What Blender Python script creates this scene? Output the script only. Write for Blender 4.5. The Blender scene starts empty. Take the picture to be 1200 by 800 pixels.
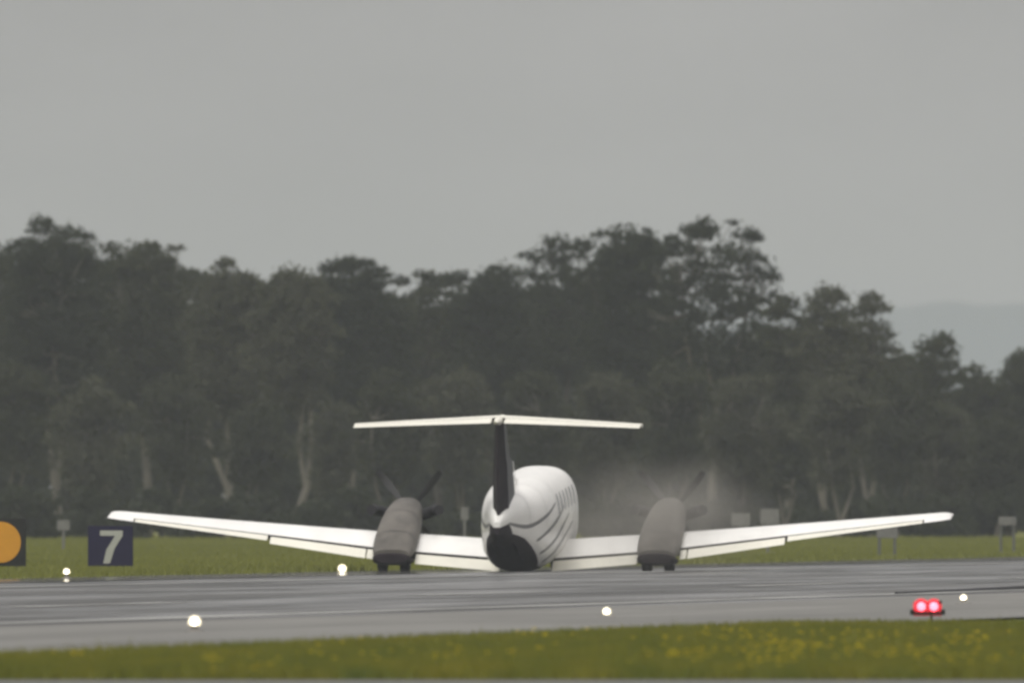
import bpy, bmesh, math, random
import numpy as np
from mathutils import Vector, Matrix

R = math.radians
scene = bpy.context.scene
C = scene.collection

# ------------------------------------------------------------------ camera, sky, sun, exposure
F = 47600.0            # focal length in pixels of a 1200 px wide picture
CH = 1.6               # camera height (m)
HY = 575.0             # horizon row in the 1200x800 picture
cam_d = bpy.data.cameras.new('camera')
cam = bpy.data.objects.new('camera', cam_d); C.objects.link(cam); scene.camera = cam
cam.location = (0, 0, CH)
cam.rotation_euler = (R(90) + math.atan((HY - 400) / F), 0, 0)
cam_d.sensor_width = 36; cam_d.lens = 36 * F / 1200
cam_d.clip_start = 5; cam_d.clip_end = 60000
cam_d.dof.use_dof = True; cam_d.dof.focus_distance = 650; cam_d.dof.aperture_fstop = 9.5

SUN_EL, SUN_AZ = R(50), R(-155)       # azimuth from +Y towards +X: behind the camera, to its left
world = bpy.data.worlds.new('World'); scene.world = world; world.use_nodes = True
nt = world.node_tree; nt.nodes.clear()
out = nt.nodes.new('ShaderNodeOutputWorld'); bg = nt.nodes.new('ShaderNodeBackground')
sky = nt.nodes.new('ShaderNodeTexSky'); sky.sky_type = 'NISHITA'; sky.sun_disc = False
sky.sun_elevation = SUN_EL; sky.sun_rotation = SUN_AZ
hs = nt.nodes.new('ShaderNodeHueSaturation'); hs.inputs['Saturation'].default_value = 0.12
nt.links.new(sky.outputs[0], hs.inputs['Color'])
tc = nt.nodes.new('ShaderNodeTexCoord'); sep = nt.nodes.new('ShaderNodeSeparateXYZ')
nt.links.new(tc.outputs['Generated'], sep.inputs[0])
ramp = nt.nodes.new('ShaderNodeMapRange')            # overcast cloud: zenith about three times the horizon
ramp.inputs['From Min'].default_value = 0; ramp.inputs['From Max'].default_value = 1
ramp.inputs['To Min'].default_value = 2.9; ramp.inputs['To Max'].default_value = 11.5
nt.links.new(sep.outputs['Z'], ramp.inputs['Value'])
no = nt.nodes.new('ShaderNodeTexNoise'); no.inputs['Scale'].default_value = 55; no.inputs['Detail'].default_value = 4
mp = nt.nodes.new('ShaderNodeMapping'); mp.inputs['Scale'].default_value = (1, 1, 2.2)
nt.links.new(tc.outputs['Generated'], mp.inputs[0]); nt.links.new(mp.outputs[0], no.inputs['Vector'])
nr = nt.nodes.new('ShaderNodeMapRange'); nr.inputs['To Min'].default_value = 0.8; nr.inputs['To Max'].default_value = 1.2
nr.inputs['From Min'].default_value = 0.25; nr.inputs['From Max'].default_value = 0.75
nt.links.new(no.outputs['Fac'], nr.inputs['Value'])
mul = nt.nodes.new('ShaderNodeMath'); mul.operation = 'MULTIPLY'
nt.links.new(ramp.outputs[0], mul.inputs[0]); nt.links.new(nr.outputs[0], mul.inputs[1])
tint = nt.nodes.new('ShaderNodeMix'); tint.data_type = 'RGBA'; tint.blend_type = 'MULTIPLY'; tint.inputs[0].default_value = 1
nt.links.new(mul.outputs[0], tint.inputs[6]); tint.inputs[7].default_value = (1.02, .985, 0.97, 1)
mix = nt.nodes.new('ShaderNodeMix'); mix.data_type = 'RGBA'; mix.inputs[0].default_value = 0.88
nt.links.new(hs.outputs[0], mix.inputs[6]); nt.links.new(tint.outputs[2], mix.inputs[7])
nt.links.new(mix.outputs[2], bg.inputs['Color']); bg.inputs['Strength'].default_value = 0.1
nt.links.new(bg.outputs[0], out.inputs['Surface'])

sd = bpy.data.lights.new('sun', 'SUN'); sd.energy = 1.5; sd.angle = R(22); sd.color = (1, .975, .94)
sun = bpy.data.objects.new('sun', sd); C.objects.link(sun)
sdir = Vector((math.sin(SUN_AZ) * math.cos(SUN_EL), math.cos(SUN_AZ) * math.cos(SUN_EL), math.sin(SUN_EL)))
sun.rotation_euler = sdir.to_track_quat('Z', 'Y').to_euler(); sun.location = sdir * 200

vs = scene.view_settings
vs.view_transform = 'Standard'; vs.look = 'None'; vs.gamma = 1; vs.use_curve_mapping = False; vs.exposure = 0.35
cy = scene.cycles
cy.use_denoising = True; cy.filter_width = 2.6
cy.volume_bounces = 1; cy.max_bounces = 8; cy.transparent_max_bounces = 16
cy.sample_clamp_indirect = 4; cy.caustics_reflective = False; cy.caustics_refractive = False

# ------------------------------------------------------------------ helpers
TH = math.atan((4750 - 600) / F)                     # runway direction, to the right of the view axis
U = Vector((math.sin(TH), math.cos(TH), 0)); NL = Vector((-math.cos(TH), math.sin(TH), 0))   # along, and to the left
def on_runway(t, L, z=0): p = U * t + NL * L; return Vector((p.x, p.y, z))
def ground_px(px, py):
    d = CH * F / (py - HY); return Vector(((px - 600) / F * d, d, 0))
def line_px(px, L):
    """ground point on the line at lateral offset L from the camera, seen in column px"""
    d = L / (math.sin(TH) - (px - 600) / F * math.cos(TH)); return Vector(((px - 600) / F * d, d, 0))
def z_at(py, d): return CH + (HY - py) / F * d
def x_at(px, d): return (px - 600) / F * d

def mesh_obj(name, verts, faces, mat, parent=None, smooth=True):
    me = bpy.data.meshes.new(name)
    me.from_pydata([tuple(v) for v in verts], [], faces); me.update()
    if smooth: me.polygons.foreach_set('use_smooth', [True] * len(me.polygons))
    for m in (mat if isinstance(mat, (list, tuple)) else [mat]): me.materials.append(m)
    o = bpy.data.objects.new(name, me); C.objects.link(o)
    if parent: o.parent = parent
    return o
def np_mesh(name, V, k, mat, parent=None):
    """V: (n*k,3) float array, every k verts one face"""
    n = len(V) // k
    me = bpy.data.meshes.new(name)
    me.vertices.add(len(V)); me.vertices.foreach_set('co', np.ascontiguousarray(V, np.float32).ravel())
    me.loops.add(len(V)); me.loops.foreach_set('vertex_index', np.arange(len(V), dtype=np.int32))
    me.polygons.add(n); me.polygons.foreach_set('loop_start', np.arange(0, len(V), k, dtype=np.int32))
    me.polygons.foreach_set('loop_total', np.full(n, k, np.int32))
    me.update(); me.validate()
    me.materials.append(mat)
    o = bpy.data.objects.new(name, me); C.objects.link(o)
    if parent: o.parent = parent
    return o
def empty(name, loc=(0, 0, 0), rz=0.0):
    o = bpy.data.objects.new(name, None); C.objects.link(o); o.location = loc; o.rotation_euler = (0, 0, rz); return o
def tag(o, label=None, cat=None, group=None, kind=None):
    if label: o['label'] = label
    if cat: o['category'] = cat
    if group: o['group'] = group
    if kind: o['kind'] = kind
    return o

class MB:
    def __init__(s): s.v = []; s.f = []
    def ring_loft(s, rings, cap0=True, cap1=True, closed=True):
        b = len(s.v); n = len(rings[0])
        for r in rings: s.v += [Vector(p) for p in r]
        for i in range(len(rings) - 1):
            for j in range(n if closed else n - 1):
                k = (j + 1) % n
                s.f.append((b + i * n + j, b + i * n + k, b + (i + 1) * n + k, b + (i + 1) * n + j))
        if cap0: s.f.append(tuple(b + j for j in range(n))[::-1])
        if cap1: s.f.append(tuple(b + (len(rings) - 1) * n + j for j in range(n)))
        return s
    def box(s, c, d, rz=0.0, bev=0.0):
        x, y, z = d[0] / 2, d[1] / 2, d[2] / 2
        if bev <= 0: prof = [(-x, -y), (x, -y), (x, y), (-x, y)]
        else: prof = [(-x + bev, -y), (x - bev, -y), (x, -y + bev), (x, y - bev), (x - bev, y), (-x + bev, y), (-x, y - bev), (-x, -y + bev)]
        ca, sa = math.cos(rz), math.sin(rz)
        rr = []
        for zz, sc in (((-z, 1), (z, 1)) if bev <= 0 else ((-z, .96), (-z + bev, 1), (z - bev, 1), (z, .96))):
            rr.append([(c[0] + (a * ca - b * sa) * sc, c[1] + (a * sa + b * ca) * sc, c[2] + zz) for a, b in prof])
        return s.ring_loft(rr)
    def tube(s, pts, rad, n=8, cap=True):
        pts = [Vector(p) for p in pts]; rr = []
        up = Vector((.13, .21, 1)).normalized()
        for i, p in enumerate(pts):
            t = (pts[min(i + 1, len(pts) - 1)] - pts[max(i - 1, 0)]).normalized()
            a = t.cross(up if abs(t.dot(up)) < .95 else Vector((1, .1, 0))).normalized(); b = t.cross(a)
            r = rad[i] if isinstance(rad, (list, tuple)) else rad
            rr.append([p + (a * math.cos(2 * math.pi * k / n) + b * math.sin(2 * math.pi * k / n)) * r for k in range(n)])
        return s.ring_loft(rr, cap, cap)
    def lathe(s, axis_o, axis, prof, n=24):
        axis = Vector(axis).normalized(); o = Vector(axis_o)
        a = axis.cross(Vector((0, 0, 1)) if abs(axis.z) < .9 else Vector((1, 0, 0))).normalized(); b = axis.cross(a)
        return s.ring_loft([[o + axis * h + (a * math.cos(2 * math.pi * k / n) + b * math.sin(2 * math.pi * k / n)) * max(r, 1e-4) for k in range(n)] for h, r in prof])
    def obj(s, name, mat, parent=None, smooth=True):
        o = mesh_obj(name, s.v, s.f, mat, parent, smooth)
        bm = bmesh.new(); bm.from_mesh(o.data); bmesh.ops.recalc_face_normals(bm, faces=bm.faces); bm.to_mesh(o.data); bm.free()
        if smooth:
            try: o.data.set_sharp_from_angle(angle=R(40))
            except Exception: pass
        return o

# ------------------------------------------------------------------ materials
def mat(name, col, rough=.6, spec=.5, metal=0.0, var=0.0, vscale=4.0, bump=0.0, bscale=30.0, coat=0.0, emit=None, es=0.0, stretch=(1, 1, 1), col2=None):
    m = bpy.data.materials.new(name); m.use_nodes = True
    t = m.node_tree; b = t.nodes['Principled BSDF']
    b.inputs['Base Color'].default_value = (*col, 1); b.inputs['Roughness'].default_value = rough
    b.inputs['Specular IOR Level'].default_value = spec; b.inputs['Metallic'].default_value = metal
    b.inputs['Coat Weight'].default_value = coat
    if emit: b.inputs['Emission Color'].default_value = (*emit, 1); b.inputs['Emission Strength'].default_value = es
    if var > 0 or bump > 0:
        tcn = t.nodes.new('ShaderNodeTexCoord'); mpn = t.nodes.new('ShaderNodeMapping'); mpn.inputs['Scale'].default_value = stretch
        t.links.new(tcn.outputs['Object'], mpn.inputs[0])
    if var > 0:
        n = t.nodes.new('ShaderNodeTexNoise'); n.inputs['Scale'].default_value = vscale; n.inputs['Detail'].default_value = 6; n.inputs['Roughness'].default_value = .65
        t.links.new(mpn.outputs[0], n.inputs['Vector'])
        r = t.nodes.new('ShaderNodeMapRange'); r.inputs['From Min'].default_value = .3; r.inputs['From Max'].default_value = .7
        t.links.new(n.outputs['Fac'], r.inputs['Value'])
        mx = t.nodes.new('ShaderNodeMix'); mx.data_type = 'RGBA'
        c2 = col2 if col2 else tuple(c * (1 - var) for c in col)
        mx.inputs[6].default_value = (*c2, 1); mx.inputs[7].default_value = (*col, 1)
        t.links.new(r.outputs[0], mx.inputs[0]); t.links.new(mx.outputs[2], b.inputs['Base Color'])
    if bump > 0:
        n = t.nodes.new('ShaderNodeTexNoise'); n.inputs['Scale'].default_value = bscale; n.inputs['Detail'].default_value = 4
        t.links.new(mpn.outputs[0], n.inputs['Vector'])
        bp = t.nodes.new('ShaderNodeBump'); bp.inputs['Strength'].default_value = bump; bp.inputs['Distance'].default_value = .02
        t.links.new(n.outputs['Fac'], bp.inputs['Height']); t.links.new(bp.outputs[0], b.inputs['Normal'])
    return m

M = {}
M['white'] = mat('white_paint', (.84, .83, .79), .35, .5, var=.16, vscale=1.6, stretch=(1, .35, 1), coat=.2)
M['cream'] = mat('cream_paint', (.74, .72, .62), .4, .5, var=.14, vscale=2.0)
M['navy'] = mat('navy_paint', (.026, .019, .023), .8, .1, var=.5, vscale=3)
M['navy_side'] = mat('navy_fin_paint', (.014, .015, .024), .5, .3, var=.4, vscale=3)
M['nacelle'] = mat('sooty_grey_paint', (.145, .133, .115), .6, .2, var=.55, vscale=2.0, stretch=(1, .5, 1))
M['soot'] = mat('soot_black', (.016, .015, .017), .75, .3, var=.3)
M['rubber'] = mat('tyre_rubber', (.014, .014, .014), .8, .3, var=.3, vscale=8)
M['cove'] = mat('dark_flap_cove', (.02, .019, .018), .8, .2)
M['glass'] = mat('cabin_glass', (.02, .022, .025), .12, .5)
M['stripe'] = mat('grey_stripe_paint', (.11, .11, .115), .4, .5, var=.2)
M['blade'] = mat('propeller_black', (.045, .045, .045), .55, .4, var=.2)
M['metal'] = mat('dull_metal', (.42, .41, .40), .45, .5, metal=.7, var=.2)
M['sign_navy'] = mat('sign_navy', (.010, .008, .036), .7, .2, var=.25, vscale=5)
M['sign_white'] = mat('sign_white', (.36, .37, .33), .7, .2, var=.12, vscale=7)
M['sign_black'] = mat('sign_black', (.012, .013, .010), .7, .2, var=.3, vscale=5)
M['sign_orange'] = mat('sign_orange', (.55, .25, .006), .6, .4, var=.15, vscale=6)
M['post_grey'] = mat('galvanised_post', (.12, .125, .115), .7, .2, var=.3, vscale=8)
M['board_pale'] = mat('weathered_pale_board', (.18, .18, .17), .8, .1, var=.35, vscale=5)
M['concrete'] = mat('concrete_plinth', (.24, .235, .22), .9, .1, var=.25, vscale=6, bump=.3)
M['lamp_body'] = mat('lamp_body_grey', (.20, .19, .17), .6, .4, var=.2)
M['lamp_glow'] = mat('lamp_glow_white', (.9, .9, .85), .3, .5, emit=(1, .95, .86), es=8)
M['lamp_red'] = mat('lamp_glow_red', (.8, .05, .06), .3, .5, emit=(1, .10, .14), es=5)
def dome_mat():
    m = bpy.data.materials.new('lit_frosted_glass'); m.use_nodes = True; t = m.node_tree; b = t.nodes['Principled BSDF']
    b.inputs['Base Color'].default_value = (.8, .75, .6, 1); b.inputs['Roughness'].default_value = .3
    b.inputs['Emission Color'].default_value = (1, .86, .55, 1); b.inputs['Emission Strength'].default_value = .75
    b.inputs['Alpha'].default_value = .42; return m
M['lamp_dome'] = dome_mat()
M['halo_rim'] = mat('halo_glow_red', (.6, .02, .03), .4, .5, emit=(1, .02, .05), es=.9)  # weak emission standing in for the red halo round each lens
M['glow_plate'] = mat('added_red_glow', (.45, .01, .02), .5, .4, emit=(1, .015, .04), es=.18)  # self-glowing colour for the added plate, stands in for spilled red light
M['cable'] = mat('black_cable', (.012, .012, .016), .7, .3)
M['paint_line'] = mat('worn_white_line', (.31, .31, .295), .7, .1, var=.65, vscale=.35, stretch=(1, .15, 1))
M['hill'] = mat('wooded_hill', (.02, .06, .09), .9, .1, var=.4, vscale=.004)  # base colour blued to add to the distance haze
M['flower'] = mat('yellow_petal', (.62, .50, .02), .7, .1, var=.2)
M['bark'] = mat('pale_gum_bark', (.15, .14, .115), .85, .2, var=.5, vscale=1.6, stretch=(1, 1, .35), bump=.4, bscale=6)
M['bark_dark'] = mat('dark_bark', (.06, .055, .045), .9, .2, var=.5, vscale=1.6, stretch=(1, 1, .35))

def leaf_mat(name, a, b, scale=.35, stretch=(1, 1, 1)):
    m = mat(name, a, .85, .08, var=.6, vscale=scale, col2=b, stretch=stretch)
    t = m.node_tree; p = t.nodes['Principled BSDF']; o = t.nodes['Material Output']
    tr = t.nodes.new('ShaderNodeBsdfTranslucent'); mx = t.nodes.new('ShaderNodeMixShader'); mx.inputs[0].default_value = .25
    tr.inputs['Color'].default_value = (a[0] * 1.2, a[1] * 1.3, a[2], 1)
    t.links.new(p.outputs[0], mx.inputs[1]); t.links.new(tr.outputs[0], mx.inputs[2]); t.links.new(mx.outputs[0], o.inputs['Surface'])
    return m
M['leaf_a'] = leaf_mat('gum_leaf_olive', (.050, .054, .030), (.030, .034, .021))
M['leaf_b'] = leaf_mat('gum_leaf_dark', (.036, .042, .025), (.022, .026, .018))
M['leaf_c'] = leaf_mat('gum_leaf_grey', (.078, .080, .052), (.046, .049, .034))  # grey-green, lightened further as painted haze on the right-hand trees
M['leaf_s'] = leaf_mat('shrub_leaf', (.038, .044, .024), (.022, .026, .017))
M['grass_near'] = leaf_mat('long_grass', (.190, .172, .024), (.060, .092, .022), 1.3, (1, .07, 1))
M['grass_far'] = leaf_mat('far_grass', (.185, .19, .042), (.115, .125, .034), .06)

def ground_mat():
    m = mat('grassy_ground', (.18, .18, .036), .95, .1, var=.5, vscale=.05, col2=(.11, .12, .03), stretch=(1, .25, 1)); return m
M['ground'] = ground_mat()

def runway_mat():
    m = bpy.data.materials.new('wet_asphalt'); m.use_nodes = True; t = m.node_tree; b = t.nodes['Principled BSDF']
    tcn = t.nodes.new('ShaderNodeTexCoord')
    def noise(sx, sy, scale, detail=5):
        mpn = t.nodes.new('ShaderNodeMapping'); mpn.inputs['Scale'].default_value = (sx, sy, 1)
        n = t.nodes.new('ShaderNodeTexNoise'); n.inputs['Scale'].default_value = scale; n.inputs['Detail'].default_value = detail; n.inputs['Roughness'].default_value = .6
        t.links.new(tcn.outputs['Object'], mpn.inputs[0]); t.links.new(mpn.outputs[0], n.inputs['Vector']); return n
    n1 = noise(.35, .012, 1.0, 3)        # long wet streaks along the runway (object y runs along it)
    n2 = noise(1.3, .25, 1.0, 6)
    cr = t.nodes.new('ShaderNodeMapRange'); cr.inputs['From Min'].default_value = .3; cr.inputs['From Max'].default_value = .7
    t.links.new(n1.outputs['Fac'], cr.inputs['Value'])
    mx = t.nodes.new('ShaderNodeMix'); mx.data_type = 'RGBA'
    mx.inputs[6].default_value = (.050, .050, .049, 1); mx.inputs[7].default_value = (.095, .094, .090, 1)
    t.links.new(cr.outputs[0], mx.inputs[0]); t.links.new(mx.outputs[2], b.inputs['Base Color'])
    rr = t.nodes.new('ShaderNodeMapRange'); rr.inputs['From Min'].default_value = .3; rr.inputs['From Max'].default_value = .7
    rr.inputs['To Min'].default_value = .07; rr.inputs['To Max'].default_value = .30
    rm = t.nodes.new('ShaderNodeMix'); rm.inputs[0].default_value = .3; t.links.new(n1.outputs['Fac'], rm.inputs[2]); t.links.new(n2.outputs['Fac'], rm.inputs[3])
    t.links.new(rm.outputs[0], rr.inputs['Value']); t.links.new(rr.outputs[0], b.inputs['Roughness'])
    b.inputs['Specular IOR Level'].default_value = .35
    df = t.nodes.new('ShaderNodeBsdfDiffuse'); ms = t.nodes.new('ShaderNodeMixShader')
    t.links.new(mx.outputs[2], df.inputs['Color'])
    n3 = noise(.45, .02, 1.0, 4)                    # wet film in long patches
    wr = t.nodes.new('ShaderNodeMapRange'); wr.inputs['From Min'].default_value = .42; wr.inputs['From Max'].default_value = .68
    wr.inputs['To Min'].default_value = .20; wr.inputs['To Max'].default_value = .85
    t.links.new(n3.outputs['Fac'], wr.inputs['Value']); t.links.new(wr.outputs[0], ms.inputs[0])
    t.links.new(df.outputs[0], ms.inputs[1]); t.links.new(b.outputs[0], ms.inputs[2]); t.links.new(ms.outputs[0], t.nodes['Material Output'].inputs['Surface'])
    return m
M['runway'] = runway_mat()

# ------------------------------------------------------------------ the setting
def sheet(name, xs, ys, z, m, fn=None):
    v = [Vector((x, y, fn(x, y) if fn else z)) for y in ys for x in xs]; n = len(xs)
    f = [(j * n + i, j * n + i + 1, (j + 1) * n + i + 1, (j + 1) * n + i) for j in range(len(ys) - 1) for i in range(n - 1)]
    return mesh_obj(name, v, f, m, None, False)
gx = [-6000, -2000, -600, -200, -80, -30, 0, 30, 80, 200, 600, 2000, 6000]
gy = [-150, 0] + list(range(200, 1800, 50)) + [2000, 2500, 3500, 5000, 8000, 12000, 16000, 20500]
tag(sheet('ground', gx, gy, 0.0, M['ground']), kind='structure')
def strip(name, L0, L1, t0, t1, z, m, step=60):
    """sheet along the runway; object Y runs along it"""
    n = max(1, int((t1 - t0) / step)); ys = [t0 + (t1 - t0) * i / n for i in range(n + 1)]
    k = max(2, int(abs(L1 - L0) / 8) + 1); xs = [-L1 + (L1 - L0) * i / (k - 1) for i in range(k)]
    o = sheet(name, xs, ys, z, m); o.rotation_euler = (0, 0, -TH); return o
tag(strip('runway', 38.0, 71.9, -100, 3200, .03, M['runway']), kind='structure')
M['shoulder'] = mat('dusty_shoulder', (.185, .182, .168), .7, .1, var=.4, vscale=.5, stretch=(1, .05, 1))
tag(strip('runway_shoulder', 37.6, 46.6, -100, 3200, .034, M['shoulder']), kind='structure')
for L0, L1, t0, t1 in ((47.5, 48.3, -100, 3200), (65.6, 66.2, -100, 3200)):
    tag(strip('runway_edge_line', L0, L1, t0, t1, .036, M['paint_line']), kind='structure')
for k in range(20):
    tag(strip('runway_centre_line', 54.2, 54.8, 308 + k * 60, 331 + k * 60, .036, M['paint_line']), kind='structure')
def puddle_mat():
    m = mat('standing_water', (.03, .03, .028), .04, .5); t = m.node_tree; b = t.nodes['Principled BSDF']
    df = t.nodes.new('ShaderNodeBsdfDiffuse'); df.inputs['Color'].default_value = (.09, .088, .082, 1); ms = t.nodes.new('ShaderNodeMixShader')
    tcn = t.nodes.new('ShaderNodeTexCoord'); mpn = t.nodes.new('ShaderNodeMapping'); mpn.inputs['Scale'].default_value = (.9, .05, 1)
    n = t.nodes.new('ShaderNodeTexNoise'); n.inputs['Scale'].default_value = 1.0; n.inputs['Detail'].default_value = 5
    t.links.new(tcn.outputs['Object'], mpn.inputs[0]); t.links.new(mpn.outputs[0], n.inputs['Vector'])
    r = t.nodes.new('ShaderNodeMapRange'); r.inputs['From Min'].default_value = .38; r.inputs['From Max'].default_value = .5; r.inputs['To Max'].default_value = .8; t.links.new(n.outputs['Fac'], r.inputs['Value'])
    t.links.new(r.outputs[0], ms.inputs[0]); t.links.new(df.outputs[0], ms.inputs[1]); t.links.new(b.outputs[0], ms.inputs[2]); t.links.new(ms.outputs[0], t.nodes['Material Output'].inputs['Surface'])
    return m
tag(strip('puddle_along_runway_edge', 68.6, 71.85, -100, 3200, .040, puddle_mat()), kind='structure')
M['road'] = mat('perimeter_road_asphalt', (.10, .10, .10), .7, .4, var=.3, vscale=.5)
tag(sheet('perimeter_road', [-60, -20, 20, 60], [318, 326, 334, 341], .012, M['road']), kind='structure')

# wooded hill far off
def hill_z(x, y):
    a = (x - 900) / 5200
    prof = 92 * math.exp(-a * a) * (.93 + .05 * math.sin(x / 310.0) + .03 * math.sin(x / 97.0 + 1) + .012 * math.sin(x / 31.0) + .008 * math.sin(x / 9.7) + .006 * math.sin(x / 5.3 + 2))
    return prof * max(0.0, 1 - ((y - 18500) / 1300.0) ** 2) - .5
hx = [-5000 + 50 * i for i in range(96)] + [-240 + 3 * i for i in range(240)] + [500 + 50 * i for i in range(91)]
tag(sheet('hill', hx, [17200 + 260 * i for i in range(11)], 0, M['hill'], hill_z), kind='structure')

# ------------------------------------------------------------------ aircraft
def catmull(keys, y):
    """keys sorted by descending first item; smooth interpolation of the other columns"""
    ks = keys
    for i in range(len(ks) - 1):
        if ks[i][0] >= y >= ks[i + 1][0]: break
    p1, p2 = ks[i], ks[i + 1]; h = p1[0] - p2[0]; t = (p1[0] - y) / h
    res = []
    def slope(a, c): return (c) / (a) if a else 0
    for c in range(1, len(p1)):
        d = (p2[c] - p1[c]) / h
        dp = (p1[c] - ks[i - 1][c]) / (ks[i - 1][0] - p1[0]) if i > 0 else d
        dn = (ks[i + 2][c] - p2[c]) / (p2[0] - ks[i + 2][0]) if i + 2 < len(ks) else d
        m1 = 0 if dp * d <= 0 else 2 * dp * d / (dp + d); m2 = 0 if dn * d <= 0 else 2 * dn * d / (dn + d)
        if i == 0: m1 = d
        if i + 2 >= len(ks): m2 = d
        t2, t3 = t * t, t * t * t
        res.append((2 * t3 - 3 * t2 + 1) * p1[c] + (t3 - 2 * t2 + t) * h * m1 + (-2 * t3 + 3 * t2) * p2[c] + (t3 - t2) * h * m2)
    return res

FUS = [(5.60, .04, .70, .80), (5.35, .25, .52, .98), (4.70, .45, .34, 1.16), (3.80, .61, .21, 1.32), (3.15, .68, .16, 1.72),
       (2.55, .715, .13, 1.93), (1.60, .73, .12, 1.97), (-1.9, .73, .12, 1.97), (-3.0, .69, .17, 1.94), (-4.0, .60, .32, 1.88),
       (-5.0, .46, .55, 1.80), (-6.0, .31, .79, 1.70), (-6.9, .18, .98, 1.55), (-7.45, .06, 1.12, 1.36)]
NEXP = 2.75
def fus_x(y, z, off=0.0):
    w, zb, zt = catmull(FUS, y); zc, h = (zb + zt) / 2, (zt - zb) / 2
    t = max(-1, min(1, (z - zc) / h)); return w * (1 - abs(t) ** NEXP) ** (1 / NEXP) + off
def superring(y, w, zb, zt, n, e):
    zc, h = (zb + zt) / 2, (zt - zb) / 2; r = []
    for k in range(n):
        a = 2 * math.pi * k / n; c, s_ = math.cos(a), math.sin(a)
        r.append((w * math.copysign(abs(c) ** (2 / e), c), y, zc + h * math.copysign(abs(s_) ** (2 / e), s_)))
    return r

PX, PY = x_at(621.5, 797), 797.0
plane = empty('twin_propeller_aircraft', (PX, PY, .03))
plane.rotation_mode = 'XYZ'
PITCH, YAW, ROLL = R(3.0), R(-5.0), R(0.1)
plane.rotation_euler = (Matrix.Rotation(YAW, 3, 'Z') @ Matrix.Rotation(PITCH, 3, 'X') @ Matrix.Rotation(ROLL, 3, 'Y')).to_euler('XYZ')
tag(plane, 'white twin propeller aircraft with T-tail lying on its belly on the wet runway', 'aircraft')

ys = list(np.linspace(5.6, -7.45, 262)); NR = 72
rings = [superring(y, *catmull(FUS, y), NR, NEXP) for y in ys]
fb0 = MB(); fb0.ring_loft(rings); fus = fb0.obj('fuselage', M['white'], plane)
def navy_frac(y):
    """share of the fuselage height painted navy, from the keel up"""
    if y < -6.55: return .25 + min(1, (-6.55 - y) / .35) * .3
    return .05 * min(1, (-1.2 - y) / 1.5) + max(0.0, min(1, (-3.2 - y) / 2.3)) * .20  # thin forward keel strip painted dark to merge with the belly shadow
ysn = [y for y in np.linspace(-1.25, -7.455, 130)]; nrn = []
for y in ysn:
    w_, zb_, zt_ = catmull(FUS, max(y, -7.45)); zc_, h_ = (zb_ + zt_) / 2, (zt_ - zb_) / 2; f_ = max(.004, navy_frac(y))
    rr_n = []
    for k in range(33):
        zz = (1 - 2 * f_) if f_ < .5 else -(2 * f_ - 1)
        lim = math.asin(min(1, max(-1, math.copysign(abs(zz) ** (NEXP / 2), zz))))
        a_ = -math.pi / 2 + (k / 16 - 1) * (math.pi / 2 - lim); c_, s_ = math.cos(a_), math.sin(a_)
        rr_n.append(((w_ + .004) * math.copysign(abs(c_) ** (2 / NEXP), c_), y, zc_ + (h_ + .004) * math.copysign(abs(s_) ** (2 / NEXP), s_)))
    nrn.append(rr_n)
nb0 = MB(); nb0.ring_loft(nrn, False, True, closed=False); nb0.obj('belly_panel', M['navy'], fus)
def decal(pts, m, name, parent, side, width, off=.004):
    """ribbon on the fuselage side through (y, z) points"""
    n = 40; P = []
    for a in range(n + 1):
        t = a / n * (len(pts) - 1); i = min(int(t), len(pts) - 2); u = t - i
        g = lambda q: Vector(pts[max(0, min(len(pts) - 1, q))])
        p0, p1, p2, p3 = g(i - 1), g(i), g(i + 1), g(i + 2)
        P.append(.5 * ((2 * p1) + (p2 - p0) * u + (2 * p0 - 5 * p1 + 4 * p2 - p3) * u * u + (3 * p1 - p0 - 3 * p2 + p3) * u ** 3))
    v, f = [], []
    for a, p in enumerate(P):
        w = width * (.35 + .65 * math.sin(math.pi * min(1, .15 + .8 * a / n)))
        for q in range(4):
            z = p.y + w * (q / 3 - .5); v.append((side * (fus_x(p.x, z) + off), p.x, z))
    for a in range(n):
        for q in range(3): f.append((a * 4 + q, a * 4 + q + 1, a * 4 + q + 5, a * 4 + q + 4))
    return mesh_obj(name, v, f, m, parent)
for sd_ in (1, -1):
    for pts_ in ([(-6.9, 1.30), (-5.3, 1.16), (-3.8, 1.26), (-2.3, 1.46)], [(-4.5, .84), (-2.6, 1.08), (-.6, 1.32)], [(-3.9, .56), (-1.8, .84), (.4, 1.12)], [(-3.2, .36), (-1.2, .62), (1.2, .92)]):
        decal(pts_, M['stripe'], 'stripe', fus, sd_, .08)
    for wy in (1.75, 1.05, .35, -.35, -1.05, -1.75):
        v, f = [(sd_ * (fus_x(wy, 1.42) + .006), wy, 1.42)], []
        for k in range(20):
            a = 2 * math.pi * k / 20; y, z = wy + .17 * math.cos(a), 1.42 + .20 * math.sin(a)
            v.append((sd_ * (fus_x(y, z) + .006), y, z)); f.append((0, 1 + k, 1 + (k + 1) % 20))
        mesh_obj('cabin_window', v, f, M['glass'], fus)
    for q in ([(3.1, 1.36), (2.62, 1.36), (2.62, 1.68), (2.95, 1.66)], [(3.72, 1.24), (3.2, 1.34), (3.08, 1.62), (3.25, 1.66)]):
        mesh_obj('cockpit_window', [(sd_ * (fus_x(y, z) + .006), y, z) for y, z in q], [(0, 1, 2, 3)], M['glass'], fus)
    # ventral strake below the tail
    st = MB(); x0 = .20 * sd_
    st.ring_loft([[(x0 - .012, y, z), (x0 + .012, y, z), (x0 * 1.45 + .008, y, z - h), (x0 * 1.45 - .008, y, z - h)] for y, z, h in ((-4.6, .50, .02), (-5.2, .62, .10), (-6.1, .84, .14), (-6.3, .90, .10))])
    st.obj('ventral_strake', M['navy'], fus, False)
M['seam'] = mat('panel_seam', (.30, .30, .29), .7, .2)
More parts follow.
